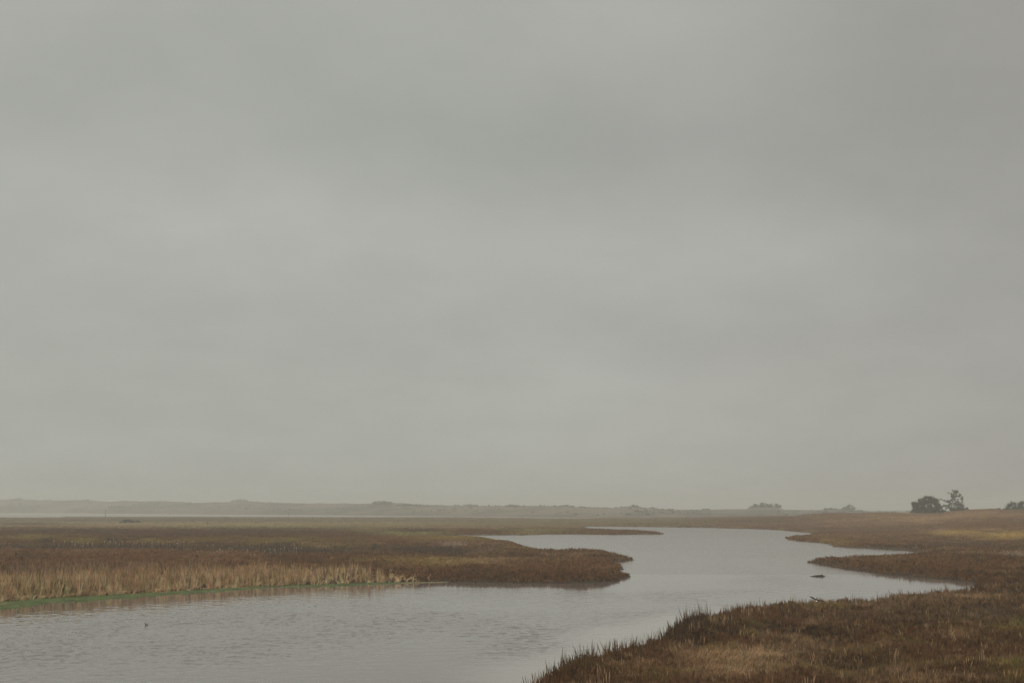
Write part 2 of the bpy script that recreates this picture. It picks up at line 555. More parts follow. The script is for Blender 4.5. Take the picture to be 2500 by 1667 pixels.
back = np.array([(wx[0], -240, 0), (wx[wm - 1], -240, 0), (-900, -240, 0), (-900, 2.5, 0), (900, 2.5, 0), (900, -240, 0)], float)
base = len(wv)
wv = np.concatenate([wv, back])
wq = np.concatenate([wq, np.array([base, base + 1, wm - 1, 0, base + 2, base, 0, base + 3, base + 1, base + 5, base + 4, wm - 1])])
ripple = np.concatenate([ripple * (1 - .7 * near_w), np.full(6, 0.6)])
painted_sheen = near_r * (1 - sst(lee + 3 * (fbm(wx, wy, 6, 3, 7.7) - .5), 3, 9)) + .9 * sst(wy, 1100, 1250)  # bright sky reflection painted as paler water: near bank and far reach
blur = np.concatenate([blur, np.full(6, .1)])
painted_sheen = np.concatenate([painted_sheen, np.zeros(6)])
water = mesh_obj('water', wv, wq, 4, MAT_WATER, smooth=True, extra={'ripple': ripple, 'wave_blur': blur, 'painted_sheen': painted_sheen})
tag(water, kind='structure')


# ------------------------------------------------------------------ plants: templates scattered with numpy
def ribbon(pts, widths, face):
    """a leaf blade: strip of quads along pts, its width across the direction FACE"""
    pts = np.asarray(pts, float)
    a = np.array((math.cos(face), math.sin(face), 0.0))
    L = pts - a * np.asarray(widths)[:, None] / 2
    R = pts + a * np.asarray(widths)[:, None] / 2
    n = len(pts)
    v = np.empty((2 * n, 3))
    v[0::2], v[1::2] = L, R
    q = [(2 * i, 2 * i + 1, 2 * i + 3, 2 * i + 2) for i in range(n - 1)]
    return v, np.array(q), np.repeat(np.linspace(0, 1, n), 2)


def join(parts):
    V, Q, T, k = [], [], [], 0
    for v, q, tt in parts:
        V.append(v)
        Q.append(q + k)
        T.append(tt)
        k += len(v)
    return np.concatenate(V), np.concatenate(Q), np.concatenate(T)


def t_plume(r, stems=6):
    """saltmarsh shrublet: a handful of stiff, knobbly upright stems"""
    parts = []
    for _ in range(stems):
        a, s = r.uniform(0, 2 * math.pi), r.uniform(0.02, 0.26)
        h = r.uniform(0.62, 1.0)
        lx, ly = math.cos(a) * s, math.sin(a) * s
        p = [(lx * .35, ly * .35, 0), (lx * .7, ly * .7, h * .55), (lx + r.uniform(-.05, .05), ly + r.uniform(-.05, .05), h)]
        w = r.uniform(0.045, 0.095)
        parts.append(ribbon(p, (w * .55, w, w * .25), r.uniform(-0.6, 0.6)))
    for _ in range(3):                     # side sprigs
        a, s = r.uniform(0, 2 * math.pi), r.uniform(0.1, 0.24)
        h = r.uniform(0.35, 0.8)
        x, y = math.cos(a) * s * .5, math.sin(a) * s * .5
        p = [(x, y, h - .18), (x * 2.4, y * 2.4, h)]
        parts.append(ribbon(p, (.04, .09), r.uniform(-1, 1)))
    return join(parts)


def t_spike(r):
    """two or three thin upright stems that overtop the rest"""
    parts = []
    for _ in range(r.choice((1, 2, 3))):
        x, y, h = r.uniform(-.2, .2), r.uniform(-.2, .2), r.uniform(.65, 1)
        w = r.uniform(.03, .065)
        lx = r.uniform(-.1, .1)
        parts.append(ribbon([(x, y, 0), (x + lx * .4, y, h * .5), (x + lx * .7, y, h * .75), (x + lx, y, h)], (w * .5, w * .7, w, w * .2), r.uniform(-.5, .5)))
    return join(parts)


def t_tuft(r, n=8):
    """grass tuft, blades combed over by the wind"""
    parts = []
    for _ in range(n):
        a, s = r.uniform(0, 2 * math.pi), r.uniform(0.05, 0.5)
        wx_, wy_ = 0.45 * r.uniform(0.3, 1), 0.1
        h = r.uniform(0.55, 1.0)
        bx, by = math.cos(a) * .14, math.sin(a) * .14
        p = [(bx, by, 0), (bx + math.cos(a) * s * .3 + wx_ * .2, by + math.sin(a) * s * .3, h * .6),
             (bx + math.cos(a) * s + wx_, by + math.sin(a) * s + wy_, h * r.uniform(.75, 1))]
        w = r.uniform(.03, .055)
        parts.append(ribbon(p, (w, w, w * .3), r.uniform(-.7, .7)))
    return join(parts)


def t_reed(r, n=5):
    """cattail clump: long stiff leaves, some snapped over"""
    parts = []
    for i in range(n):
        a, s = r.uniform(0, 2 * math.pi), r.uniform(0.01, 0.2)
        h = r.uniform(0.6, 1.0)
        bx, by = r.uniform(-.06, .06), r.uniform(-.06, .06)
        ex, ey = bx + math.cos(a) * s, by + math.sin(a) * s
        w = r.uniform(.018, .038)
        if r.random() < 0.3:
            k = r.uniform(.4, .75)
            sx = r.uniform(-.3, .3)
            p = [(bx, by, 0), (bx + (ex - bx) * k, by + (ey - by) * k, h * k), (ex + sx, ey, h * (k - r.uniform(-.1, .3)))]
            parts.append(ribbon(p, (w, w, w * .5), r.uniform(-.5, .5)))
        else:
            p = [(bx, by, 0), (bx + (ex - bx) * .4, by + (ey - by) * .4, h * .55), (ex, ey, h)]
            parts.append(ribbon(p, (w, w, w * .3), r.uniform(-.5, .5)))
    return join(parts)


def t_far(r, n=4):
    """a distant low clump: a few broad sprays"""
    parts = []
    for _ in range(n):
        a, s = r.uniform(0, 2 * math.pi), r.uniform(0.0, 0.5)
        x, y = math.cos(a) * s, math.sin(a) * s
        h = r.uniform(.55, 1)
        parts.append(ribbon([(x, y, 0), (x * 1.15, y * 1.15, h * .6), (x * 1.25, y * 1.25, h)], (.55, .5, .16), r.uniform(-.5, .5)))
    return join(parts)


def scatter(temps, x, y, z, h, wide, colour, tip=None, lean=0.0, turn=0.5):
    """all copies of the templates as vertex / quad / colour arrays; h = height, wide = horizontal scale"""
    V, Q, C, k = [], [], [], 0
    pick = rng.integers(0, len(temps), len(x))
    for i, (tv, tq, tt) in enumerate(temps):
        s = pick == i
        n = int(s.sum())
        if not n:
            continue
        a = rng.uniform(-turn, turn, n)
        ca, sa = np.cos(a)[:, None], np.sin(a)[:, None]
        H, Wd = h[s][:, None], wide[s][:, None]
        X = tv[None, :, 0] * Wd
        Y = tv[None, :, 1] * Wd
        Z = tv[None, :, 2] * H
        lx = rng.normal(0, lean, n)[:, None] * Z if lean else 0
        vx = x[s][:, None] + X * ca - Y * sa + lx
        vy = y[s][:, None] + X * sa + Y * ca
        vz = z[s][:, None] + Z - 0.03
        V.append(np.stack([vx, vy, vz], -1).reshape(-1, 3))
        nv = len(tv)
        Q.append((tq[None] + (np.arange(n) * nv)[:, None, None]).reshape(-1) + k)
        c = np.repeat(colour[s][:, None, :], nv, 1)
        if tip is not None:              # blades browner towards the tip
            c = c * (1 + (np.array(tip) - 1)[None, None, :] * tt[None, :, None])
        C.append(c.reshape(-1, 3))
        k += n * nv
    return np.concatenate(V), np.concatenate(Q), np.concatenate(C)


R = random.Random(9)
T_PLUME = [t_plume(R) for _ in range(14)]
T_PLUME_FAR = [t_plume(R, 4) for _ in range(10)]
T_SPIKE = [t_spike(R) for _ in range(10)]
T_TUFT = [t_tuft(R) for _ in range(10)]
T_REED = [t_reed(R) for _ in range(16)]
T_FAR = [t_far(R) for _ in range(10)]

# kinds of growth (albedo)
BROWN = np.array((0.158, 0.081, 0.037))
DARK = np.array((0.080, 0.045, 0.024))
RUST = np.array((0.190, 0.098, 0.048))
OLIVE = np.array((0.240, 0.178, 0.055))
TAN = np.array((0.340, 0.222, 0.122))
GREY = np.array((0.140, 0.096, 0.062))
MEADOW = np.array((0.420, 0.325, 0.165))
UMBER = np.array((0.120, 0.062, 0.030))
SLATE = np.array((0.092, 0.064, 0.044))
HEATH = np.array((0.235, 0.150, 0.098))
YELLOW = np.array((0.360, 0.245, 0.080))
STRAW = np.array((0.390, 0.275, 0.155))
LIME = np.array((0.270, 0.235, 0.095))
PALE = np.array((0.360, 0.275, 0.205))

# stands of one kind: (u, v, half width, half depth in photo pixels, kind, strength)
STANDS = [
    (500, 1280, 700, 8, MEADOW, .75), (400, 1269, 700, 3, GREY, .5), (60, 1279, 110, 3, GREY, .8), (640, 1287, 300, 3.5, LIME, .8), (200, 1285, 220, 3, TAN, .7), (330, 1298, 520, 6.5, UMBER, 1), (850, 1302, 200, 4, UMBER, .8), (225, 1275.5, 85, 1.1, PALE, .9),  # last entry puts a thin creek's pale gleam into the plant colour
    (80, 1312, 70, 5, OLIVE, .8), (225, 1321, 55, 6, OLIVE, .95), (375, 1322, 28, 5, OLIVE, .9), (270, 1321, 25, 6, DARK, .8), (110, 1322, 22, 6, DARK, .8),
    (455, 1323, 60, 7, OLIVE, .5), (700, 1321, 110, 8, OLIVE, .75), (560, 1308, 300, 7, UMBER, .7), (820, 1306, 160, 4, BROWN, .6),
    (250, 1338, 350, 7, SLATE, .95), (700, 1344, 200, 9, SLATE, .95), (790, 1336, 30, 5, TAN, .7), (850, 1334, 60, 6, OLIVE, .4),
    (1000, 1303, 75, 4.5, LIME, .95), (900, 1297, 60, 3, LIME, .5), (1110, 1315, 110, 6, YELLOW * .75, .85), (1105, 1331, 36, 5, PALE, .6), (1060, 1347, 130, 9, SLATE, .85),
    (1180, 1352, 40, 6, TAN, .3), (1080, 1374, 130, 8, YELLOW * .8, .75), (1180, 1372, 90, 8, TAN, .5), (1390, 1368, 60, 6, TAN, .25),
    (1330, 1392, 130, 9, BROWN, .6), (1250, 1408, 280, 11, UMBER, .6), (1330, 1342, 40, 5, OLIVE, .6), (1440, 1380, 60, 10, RUST, .3),
    (250, 1358, 400, 8, RUST, .5), (150, 1365, 250, 10, BROWN, .4), (420, 1372, 260, 10, RUST, .4), (60, 1369, 60, 8, DARK, .6),
    (1320, 1297, 75, 4, LIME, .75), (1080, 1288, 180, 3, TAN, .5), (1030, 1296, 50, 3, DARK, .8), (1500, 1300, 110, 5, RUST, .3),
    (2320, 1304, 60, 3.5, YELLOW, .9), (2460, 1311, 70, 6, YELLOW, .95), (2300, 1300, 20, 3, TAN, .5), (2480, 1356, 50, 5, PALE, .5), (2350, 1287, 200, 3.2, TAN, .55),
    (2240, 1288, 40, 3, TAN, .5), (2050, 1322, 30, 5, OLIVE, .5), (2150, 1298, 130, 5, GREY, .5), (2180, 1316, 120, 8, GREY, .4),
    (2300, 1380, 250, 14, BROWN, .5), (2350, 1330, 150, 8, GREY, .5),
    (1760, 1640, 120, 26, TAN, .55), (1860, 1612, 90, 18, STRAW, .45), (1960, 1585, 90, 16, TAN, .45), (1850, 1650, 60, 14, STRAW, .4), (1790, 1600, 50, 9, TAN, .4), (1700, 1590, 60, 14, TAN, .35), (1950, 1632, 60, 14, STRAW, .35),
    (1900, 1500, 90, 13, RUST, .5), (1810, 1490, 60, 12, RUST, .6), (1520, 1630, 130, 24, RUST, .45), (1420, 1650, 80, 20, DARK, .6),
    (1720, 1530, 70, 20, DARK, .6), (1560, 1595, 60, 14, DARK, .5), (1905, 1552, 34, 13, DARK, .9), (2020, 1558, 70, 12, DARK, .6), (2060, 1625, 130, 14, DARK, .7),
    (2380, 1462, 110, 9, TAN, .7), (2200, 1470, 120, 10, TAN, .4), (2150, 1510, 180, 18, GREY, .4), (2250, 1520, 130, 18, DARK, .5),
    (2480, 1530, 50, 16, OLIVE, .4), (2300, 1590, 160, 26, BROWN, .5), (2100, 1655, 120, 14, TAN, .35), (2330, 1655, 90, 12, DARK, .5), (2420, 1500, 80, 16, GREY, .5),
    (2050, 1670, 60, 10, RUST, .6)]


def growth(x, y):
    """colour of what grows at a point of the marsh"""
    u, v = project(x, y, np.full_like(x, 0.4))
    n = len(x)
    f1_, f2_ = sst(y, 110, 260), sst(y, 300, 700)

    def patches(s, o, off):
        p = fbm(x, y, s, o, off)
        p = p * (1 - f1_) + fbm(x, y, s * 2.6, o, off + 3) * f1_
        return p * (1 - f2_) + fbm(x, y, s * 7, o, off + 5) * f2_
    a = patches(6, 4, 4.4)
    b = patches(3, 3, 8.8)
    c = fbm(x, y, 60, 3, 2.1)
    col = np.repeat(BROWN[None], n, 0)

    def mix(k, target):
        nonlocal col
        k = np.clip(k, 0, 1)[:, None]
        col = col * (1 - k) + np.asarray(target)[None] * k
    mix(sst(a, .50, .66) * .75, DARK)
    mix(sst(b, .56, .70) * .55, TAN)
    mix(sst(c, .55, .70) * .4, RUST)
    mix(sst(patches(4, 3, 6.1), .60, .72) * .5, OLIVE)
    mix(sst(y, 420, 800) * .55 * (1 - sst(u, 1500, 1900)), MEADOW * .72)
    mix(sst(y, 400, 700) * .6 * sst(u, 1500, 1900), HEATH)
    wob = (fbm(x, y, 9, 3, 3.6) - .5)
    for su, sv, ru, rv, kind, amp in STANDS:
        d2 = ((u - su) / ru) ** 2 + ((v - sv + wob * rv * 2.2) / rv) ** 2
        mix(np.exp(-d2 * .9) * amp * 1.3, kind)
    return col, u, v


def vary(col, lo=.5, hi=1.6):
    n = len(col)
    k = rng.uniform(lo, hi, n) ** 1.0
    w = rng.normal(0, .05, (n, 3))
    return np.clip(col * k[:, None] * (1 + w), 0.008, 0.7)


def place(n, u0, u1, d0, d1, flat=False):
    """random spots on the ground between two distances, thinning out with distance like the picture of it does"""
    u = rng.uniform(u0, u1, n)
    if flat:
        d = rng.uniform(d0, d1, n)
    else:
        d = 1 / rng.uniform(1 / d1, 1 / d0, n)
    x = (u - CX) / F * d
    return x, d


REED_TOP = np.array([(-900, 1385), (0, 1388), (300, 1388), (480, 1393), (620, 1402), (760, 1409), (880, 1412), (935, 1413), (1000, 1416), (1090, 1418)], float)
SHORE_L = np.array([(-900, 1560), (-400, 1508), (0, 1470), (117, 1459.5), (250, 1453), (430, 1442), (625, 1431), (792, 1427), (938, 1422.5), (1092, 1420)], float)


def reed_zone(u, v):
    return (u < 1075) & (v > np.interp(u, REED_TOP[:, 0], REED_TOP[:, 1])) & (v < 1600)


def in_view_margin(x, y):
    return np.abs(x) < 0.36 * y * 1.12 + 4


def build_stuff(name, sets, mat, label, cat):
    V, Q, C, k = [], [], [], 0
    for v, q, c in sets:
        V.append(v)
        Q.append(q + k)
        C.append(c)
        k += len(v)
    o = mesh_obj(name, np.concatenate(V), np.concatenate(Q), 4, mat, np.concatenate(C))
    return tag(o, label, cat, kind='stuff')


# --- foreground bank (bottom right)
sets = []
x, y = place(205000, 1150, 3450, 50, 165)
s = shore_dist(x, y)
ok = s > 0.1
x, y, s = x[ok], y[ok], s[ok]
col, u, v = growth(x, y)
straw = np.clip((col[:, 0] - .19) / .12, 0, 1)                # where grass takes over from the shrublets
grass = rng.random(len(x)) < 0.24 + 0.65 * straw
z = height(x, y)
clump = fbm(x, y, 1.6, 3, 6.6)
hh = (0.22 + 0.55 * clump) * (1 + .65 * np.exp(-((u - 1705) / 62) ** 2 - ((v - 1540) / 18) ** 2)) * rng.uniform(.75, 1.25, len(x)) * (0.85 + 0.35 * (s < 1.5))
m = rng.random(len(x)) < np.where(s < 3, .75, .14) * sst(fbm(x, y, 1.3, 3, 7.3), .42, .62)
sets.append(scatter(T_SPIKE, x[m] + rng.normal(0, .2, m.sum()), y[m], z[m], hh[m] * rng.uniform(1.25, 1.9, m.sum()), np.full(m.sum(), .62), vary(np.where((rng.random(m.sum()) < .35 * (s[m] > 2))[:, None], TAN * .9, col[m] * .75)), lean=.14))
m = ~grass
sets.append(scatter(T_PLUME, x[m], y[m], z[m], hh[m], np.clip(hh[m] * 1.0, .3, .62), vary(col[m] * .76), lean=.12))
m = grass
sets.append(scatter(T_TUFT, x[m], y[m], z[m], hh[m] * 1.05, hh[m] * .95, vary(np.maximum(col[m] * 1.08, TAN * .5)), lean=.3))
build_stuff('marsh_plants', sets, MAT_PLANT, 'dense brown saltmarsh plants and straw grass covering the near right bank', 'marsh plants')

# --- middle distance: left marsh, right spits
sets = []
x, y = place(215000, -480, 3050, 112, 330)
s = shore_dist(x, y)
ok = s > 0.1
x, y, s = x[ok], y[ok], s[ok]
col, u, v = growth(x, y)
ok = ~(reed_zone(u, v) & (rng.random(len(u)) < .8)) & ~((u > 1640) & (y < 165) & (v > 1424))
x, y, s, col, u, v = x[ok], y[ok], s[ok], col[ok], u[ok], v[ok]
z = height(x, y)
clump = fbm(x, y, 4.0, 3, 6.6)
hh = (0.34 + 0.5 * clump) * rng.uniform(.7, 1.3, len(x)) * (0.6 + 0.4 * sst(s, 0, 5))
tall = (u < 640) & (v > 1345) & (v < 1405)
hh = np.where(tall, hh * 1.35, hh)
tuft = rng.random(len(x)) < np.where(tall, .6, .3)
m = ~tuft
sets.append(scatter(T_PLUME_FAR, x[m], y[m], z[m], hh[m], np.clip(hh[m] * 1.5, .5, 1.1), vary(col[m] * .95), lean=.12))
m = tuft
sets.append(scatter(T_TUFT, x[m], y[m], z[m], hh[m] * 1.15, hh[m] * 1.3, vary(col[m] * 1.12), lean=.15))
build_stuff('marsh_plants', sets, MAT_PLANT, 'low brown and olive saltmarsh growth on the river bends in the middle distance', 'marsh plants')

# --- far marsh and the rise on the right
sets = []
x, y = place(130000, -450, 2950, 320, 1330)
x2, y2 = place(66000, 1750, 2950, 440, 745, flat=True)
x, y = np.concatenate([x, x2]), np.concatenate([y, y2])
s = shore_dist(x, y)
ok = s > 0.2
x, y, s = x[ok], y[ok], s[ok]
col, u, v = growth(x, y)
z = height(x, y)
hh = (0.30 + 0.45 * fbm(x, y, 9, 3, 6.6)) * rng.uniform(.7, 1.3, len(x)) * (0.7 + .3 * sst(s, 0, 8)) * (1 - 0.55 * sst(y, 500, 800))
sets.append(scatter(T_FAR, x, y, z, hh, np.clip(y / 420, .8, 3.0), vary(col * (1 + .35 * sst(u, 1800, 2100))[:, None], .7, 1.3), lean=.1))
build_stuff('marsh_plants', sets, MAT_PLANT, 'hazy brown marsh growth on the far flats and the rise to the right', 'marsh plants')

# --- scrub speckled over the far dunes
sets = []
x, y = place(9000, -300, 2300, 1300, 3300, flat=True)
ok = (signed(DUNES, x, y) > 25) & (fbm(x, y, 70, 4, 7.7) > .50)
x, y = x[ok], y[ok]
z = height(x, y)
cc = np.repeat(np.array([(0.125, 0.108, 0.085)]), len(x), 0)
hh = rng.uniform(.6, 1.8, len(x))
sets.append(scatter(T_FAR, x, y, z - .2, hh, hh * rng.uniform(1.6, 3.4, len(x)), vary(cc), lean=.05))
build_stuff('dune_scrub', sets, MAT_PLANT, 'faint grey scrub speckling the far dunes beyond the estuary', 'scrub')

# --- reeds on the left bank
sets = []
x, y = place(102000, -360, 1080, 108, 240)
s = shore_dist(x, y)
ok = s > -0.25
x, y, s = x[ok], y[ok], s[ok]
u, v = project(x, y, np.full_like(x, .2))
edge = rng.normal(0, 1, len(u)) * np.interp(u, (0, 500, 900), (11, 7, 3))
ok = reed_zone(u, v + edge)
x, y, s, u, v = x[ok], y[ok], s[ok], u[ok], v[ok]
inland = (np.interp(u, SHORE_L[:, 0], SHORE_L[:, 1]) - v)          # 0 at the water
front = np.exp(-np.clip(inland, 0, None) / np.interp(u, (0, 500, 900), (34, 30, 60)))
pat = fbm(x, y, 7, 3, 1.1)
keep = rng.random(len(x)) < (0.32 + .34 * front - 0.46 * sst(pat, .56, .70)) * np.interp(u, (880, 960, 1075), (1, .5, .25))
x, y, s, u, v, inland, front, pat = (q[keep] for q in (x, y, s, u, v, inland, front, pat))
z = np.maximum(height(x, y), 0.0)
hh = (1.1 + .7 * front) * rng.uniform(.45, 1.25, len(x)) * (.5 + 1.0 * fbm(x, y, 6, 3, 3.0)) * np.interp(u, (850, 925, 990, 1075), (1.0, .75, .45, .3))
tanc = np.array((0.60, 0.408, 0.238))
brn = np.array((0.215, 0.135, 0.082))
col = brn[None] + (tanc - brn)[None] * np.clip(front * 1.25 * (0.55 + .9 * fbm(x, y, 5, 3, 4.9)), 0, 1)[:, None]
col = np.where((rng.random(len(x)) < .06)[:, None], np.array([(0.36, 0.27, 0.09)]), col)
sets.append(scatter(T_REED, x, y, z, hh, np.full(len(x), 1.9), vary(col, .4, 1.6), tip=(.72, .66, .62), lean=.15, turn=.7))
# litter of snapped leaves along the water
m = (s < 2.2) & (rng.random(len(x)) < .8)
sets.append(scatter(T_TUFT, x[m] + rng.normal(0, .4, m.sum()), y[m], z[m], rng.uniform(.3, .8, m.sum()), rng.uniform(.6, 1.3, m.sum()),
                    vary(np.repeat(tanc[None] * 1.1, m.sum(), 0), .6, 1.4), lean=.4))
# pale seed heads standing over the brown belt behind
n = 90
uu = np.concatenate([rng.uniform(130, 480, 55), rng.uniform(480, 760, n - 55)])
vv = np.where(uu < 480, rng.normal(1337, 4, n), rng.normal(1352, 8, n))
hx, hy = unproject(uu, vv, .4)
hz = height(hx, hy)
head = [join([ribbon([(0, 0, 0), (0, 0, .82)], (.018, .018), 0), ribbon([(0, 0, .8), (0, 0, .86), (0, 0, .95), (0, 0, 1)], (.03, .11, .10, .02), 0),
              ribbon([(0, 0, .8), (0, 0, .86), (0, 0, .95), (0, 0, 1)], (.03, .11, .10, .02), 1.5)])]
sets.append(scatter(head, hx, hy, hz, rng.uniform(.9, 1.7, n), rng.uniform(1.0, 1.9, n), vary(np.repeat(np.array([(.46, .38, .27)]), n, 0), .7, 1.2), lean=.08))
build_stuff('reeds', sets, MAT_REED, 'tall dry tan cattail reeds lining the left bank above the green weed', 'reeds')

# ------------------------------------------------------------------ floating weed along the left bank
ALG = np.array([(-900, 1585), (-400, 1530), (0, 1487), (60, 1483), (110, 1476), (160, 1470), (250, 1464.5), (380, 1455), (500, 1446.5), (575, 1440), (640, 1434.5), (670, 1431.5), (700, 1432.6),
                (792, 1431.6), (870, 1428.8), (938, 1426.2), (1010, 1423.2), (1092, 1420.8)], float)
us = np.concatenate([np.linspace(-800, -60, 60), np.linspace(-55, 1093, 640)])
vt = np.interp(us, SHORE_L[:, 0], SHORE_L[:, 1])
vb = np.interp(us, ALG[:, 0], ALG[:, 1])
vb = vb + (fbm(us, us * 0, 26, 3, 1.5) - .5) * 0.9 * (vb - vt) + (fbm(us, us * 0, 5, 3, 2.5) - .5) * 0.5 * (vb - vt)
x0, y0 = unproject(us, vt - 1.2, 0)
x1, y1 = unproject(us, vb, 0)
nt_ = 9
V = []
C = []
for k in range(nt_):
    f = k / (nt_ - 1)
    px, py = x0 + (x1 - x0) * f, y0 + (y1 - y0) * f
    if 0 < k < nt_ - 1:
        py = py + rng.normal(0, .05, len(px))
    zz = 0.055 + 0.03 * (fbm(px, py, .8, 3, 2.0) - .5)
    if k == nt_ - 1:
        zz = np.full(len(px), -0.02)
    V.append(np.stack([px, py, zz * np.ones(len(px))], 1))
    g1 = np.array((0.088, 0.112, 0.040))
    g2 = np.array((0.185, 0.150, 0.080))
    w = np.clip(sst(us, 940, 1040) + 0.75 * sst(fbm(px, py, 2.5, 3, 5.0), .60, .72) * (f < .45), 0, 1)[:, None]
    C.append((g1[None] * (1 - w) + g2[None] * w) * (0.45 + 1.1 * fbm(px, py, 1.2, 4, 9.1))[:, None])
V = np.concatenate(V)
C = np.concatenate(C)
ii = np.arange(len(V)).reshape(nt_, len(us))
q = np.stack([ii[1:, :-1], ii[1:, 1:], ii[:-1, 1:], ii[:-1, :-1]], -1).reshape(-1)
o = mesh_obj('floating_weed', V, q, 4, MAT_WEED, C, smooth=True)
tag(o, 'bright green mat of floating weed along the foot of the reeds', 'water weed', kind='stuff')


# ------------------------------------------------------------------ lofted bodies
def loft(rings, nseg=12):
    """rings: (centre, tangent, half width, half height) -> closed tube verts and faces (python lists)"""
    V, Fc = [], []
    for c, tg, rw, rh in rings:
        tg = Vector(tg).normalized()
        side = tg.cross(Vector((0, 0, 1)))
        if side.length < 1e-3:
            side = Vector((0, 1, 0))
        side.normalize()
        upv = side.cross(tg).normalized()
        for i in range(nseg):
            a = 2 * math.pi * i / nseg
            V.append(Vector(c) + side * math.cos(a) * rw + upv * math.sin(a) * rh)
    n = len(rings)
    for r in range(n - 1):
        for i in range(nseg):
            j = (i + 1) % nseg
            Fc.append((r * nseg + i, r * nseg + j, (r + 1) * nseg + j, (r + 1) * nseg + i))
    Fc.append(tuple(range(nseg - 1, -1, -1)))
    Fc.append(tuple((n - 1) * nseg + i for i in range(nseg)))
    return V, Fc


def path_rings(pts):
    """pts: (x, y, z, half width, half height)"""
    out = []
    for i, p in enumerate(pts):
        a = Vector(pts[max(0, i - 1)][:3])
        b_ = Vector(pts[min(len(pts) - 1, i + 1)][:3])
        out.append((p[:3], b_ - a, p[3], p[4]))
    return out


def py_obj(name, V, Fc, mats, idx=None, parent=None, smooth=True):
    me = bpy.data.meshes.new(name)
    me.from_pydata([tuple(v) for v in V], [], Fc)
    for m_ in mats:
        me.materials.append(m_)
    if idx:
        for p, k in zip(me.polygons, idx):
            p.material_index = k
    for p in me.polygons:
        p.use_smooth = smooth
    me.update()
    o = bpy.data.objects.new(name, me)
    COL.objects.link(o)
    if parent is not None:
        o.parent = parent
    return o


def gz1(x, y):
    return float(height(np.array([x]), np.array([y]))[0])


# waterbird swimming to the left
x, y = unproject([358], [1525.5], 0)
V, Fc = loft(path_rings([
    (.135, 0, .052, .006, .006), (.115, 0, .047, .022, .016), (.07, 0, .035, .046, .036), (.02, 0, .028, .055, .046), (-.035, 0, .03, .052, .048),
    (-.072, 0, .045, .040, .042), (-.088, 0, .078, .025, .027), (-.090, 0, .112, .019, .020), (-.092, 0, .145, .019, .020),
    (-.101, 0, .168, .024, .026), (-.122, 0, .176, .022, .024), (-.140, 0, .172, .012, .013), (-.160, 0, .167, .006, .006), (-.178, 0, .163, .002, .002)]), 14)
duck = py_obj('waterbird', V, Fc, [MAT_BIRD])
duck.location = (x[0], y[0], 0)
duck.rotation_euler = (0, 0, 0.15)
duck.scale = (.96, .96, .96)
tag(duck, 'small dark waterbird swimming on the open water below the reeds', 'bird')

# hawk gliding low over the near marsh, seen from behind
D_H = 104.0
hx, hz_ = (1983 - CX) / F * D_H, CAM_H - (1459.5 - HORIZON) / F * D_H
V, Fc = loft(path_rings([
    (0, .27, .0, .006, .006), (0, .25, .004, .022, .022), (0, .21, .006, .036, .036), (0, .15, 0, .050, .046), (0, .06, -.004, .062, .055), (0, -.05, 0, .052, .045),
    (0, -.12, .006, .045, .035), (0, -.17, .008, .046, .026), (0, -.24, .008, .055, .014), (0, -.34, .006, .066, .008), (0, -.42, .004, .070, .004)]), 12)
idx = []
for p in Fc:
    cy = sum(V[i].y for i in p) / len(p)
    idx.append(1 if -.26 < cy < -.11 else 0)
nb = len(Fc)
for sgn in (-1, 1):
    st = [(.03, .11, -.11, .005, .030), (.16, .14, -.10, .035, .026), (.30, .16, -.08, .075, .018), (.42, .11, -.07, .10, .012), (.52, .03, -.08, .125, .008), (.585, -.06, -.10, .14, .004)]
    k0 = len(V)
    for (px, yl, yt, z0, th) in st:
        V += [Vector((sgn * px, yl, z0 - .012)), Vector((sgn * px, (yl + yt) / 2 + .03, z0 + th / 2)), Vector((sgn * px, yt, z0)), Vector((sgn * px, (yl + yt) / 2, z0 - th / 2))]
    for r_ in range(len(st) - 1):
        for i in range(4):
            j = (i + 1) % 4
            a = [k0 + r_ * 4 + i, k0 + r_ * 4 + j, k0 + (r_ + 1) * 4 + j, k0 + (r_ + 1) * 4 + i]
            Fc.append(tuple(a if sgn > 0 else a[::-1]))
            idx.append(2 if sgn < 0 else 0)  # left wing darker than the right
    Fc.append(tuple(k0 + (len(st) - 1) * 4 + i for i in range(4)))
    idx.append(0)
hawk = py_obj('hawk', V, Fc, [MAT_HAWK, MAT_WHITE, MAT_WING], idx)
hawk.location = (hx, D_H, hz_)
hawk.rotation_euler = (math.radians(30), math.radians(17), math.radians(-4))
tag(hawk, 'brown hawk with a white rump gliding low over the near marsh', 'bird')

# half-sunken log
x, y = unproject([1996], [1406.5], 0)
k = .0515
V, Fc = loft(path_rings([
    (-19 * k, 0, -.02, .03, .03), (-15 * k, .03, .0, .09, .05), (-10 * k, .05, .01, .16, .08), (-5 * k, .04, .02, .22, .11), (1 * k, 0, .03, .26, .14), (7 * k, -.02, .04, .29, .17),
    (11 * k, 0, .04, .30, .18), (13 * k, .02, .03, .25, .15), (15 * k, .04, .01, .16, .10), (17 * k, .05, .0, .06, .04)]), 14)
for v_ in V:
    r_ = vnoise(v_.x * 5 + 3, v_.z * 9 + v_.y * 4 + 7) - .5
    v_.z += r_ * .06
    v_.y += r_ * .05
log_e = empty('driftwood_log', (x[0], y[0], 0), 'dark half-sunken log lying in the river off the right-hand spit', 'driftwood')
py_obj('trunk', V, Fc, [MAT_LOG], parent=log_e)
V, Fc = loft(path_rings([(10.5 * k, 0, .14, .08, .08), (11 * k, 0, .23, .06, .06), (11.3 * k, 0, .30, .03, .03)]), 8)
py_obj('branch_stub', V, Fc, [MAT_LOG], parent=log_e)
V, Fc = loft(path_rings([(14.5 * k, .02, .02, .04, .04), (18.2 * k, .02, .05, .03, .03), (19.2 * k, .0, .11, .018, .018)]), 8)
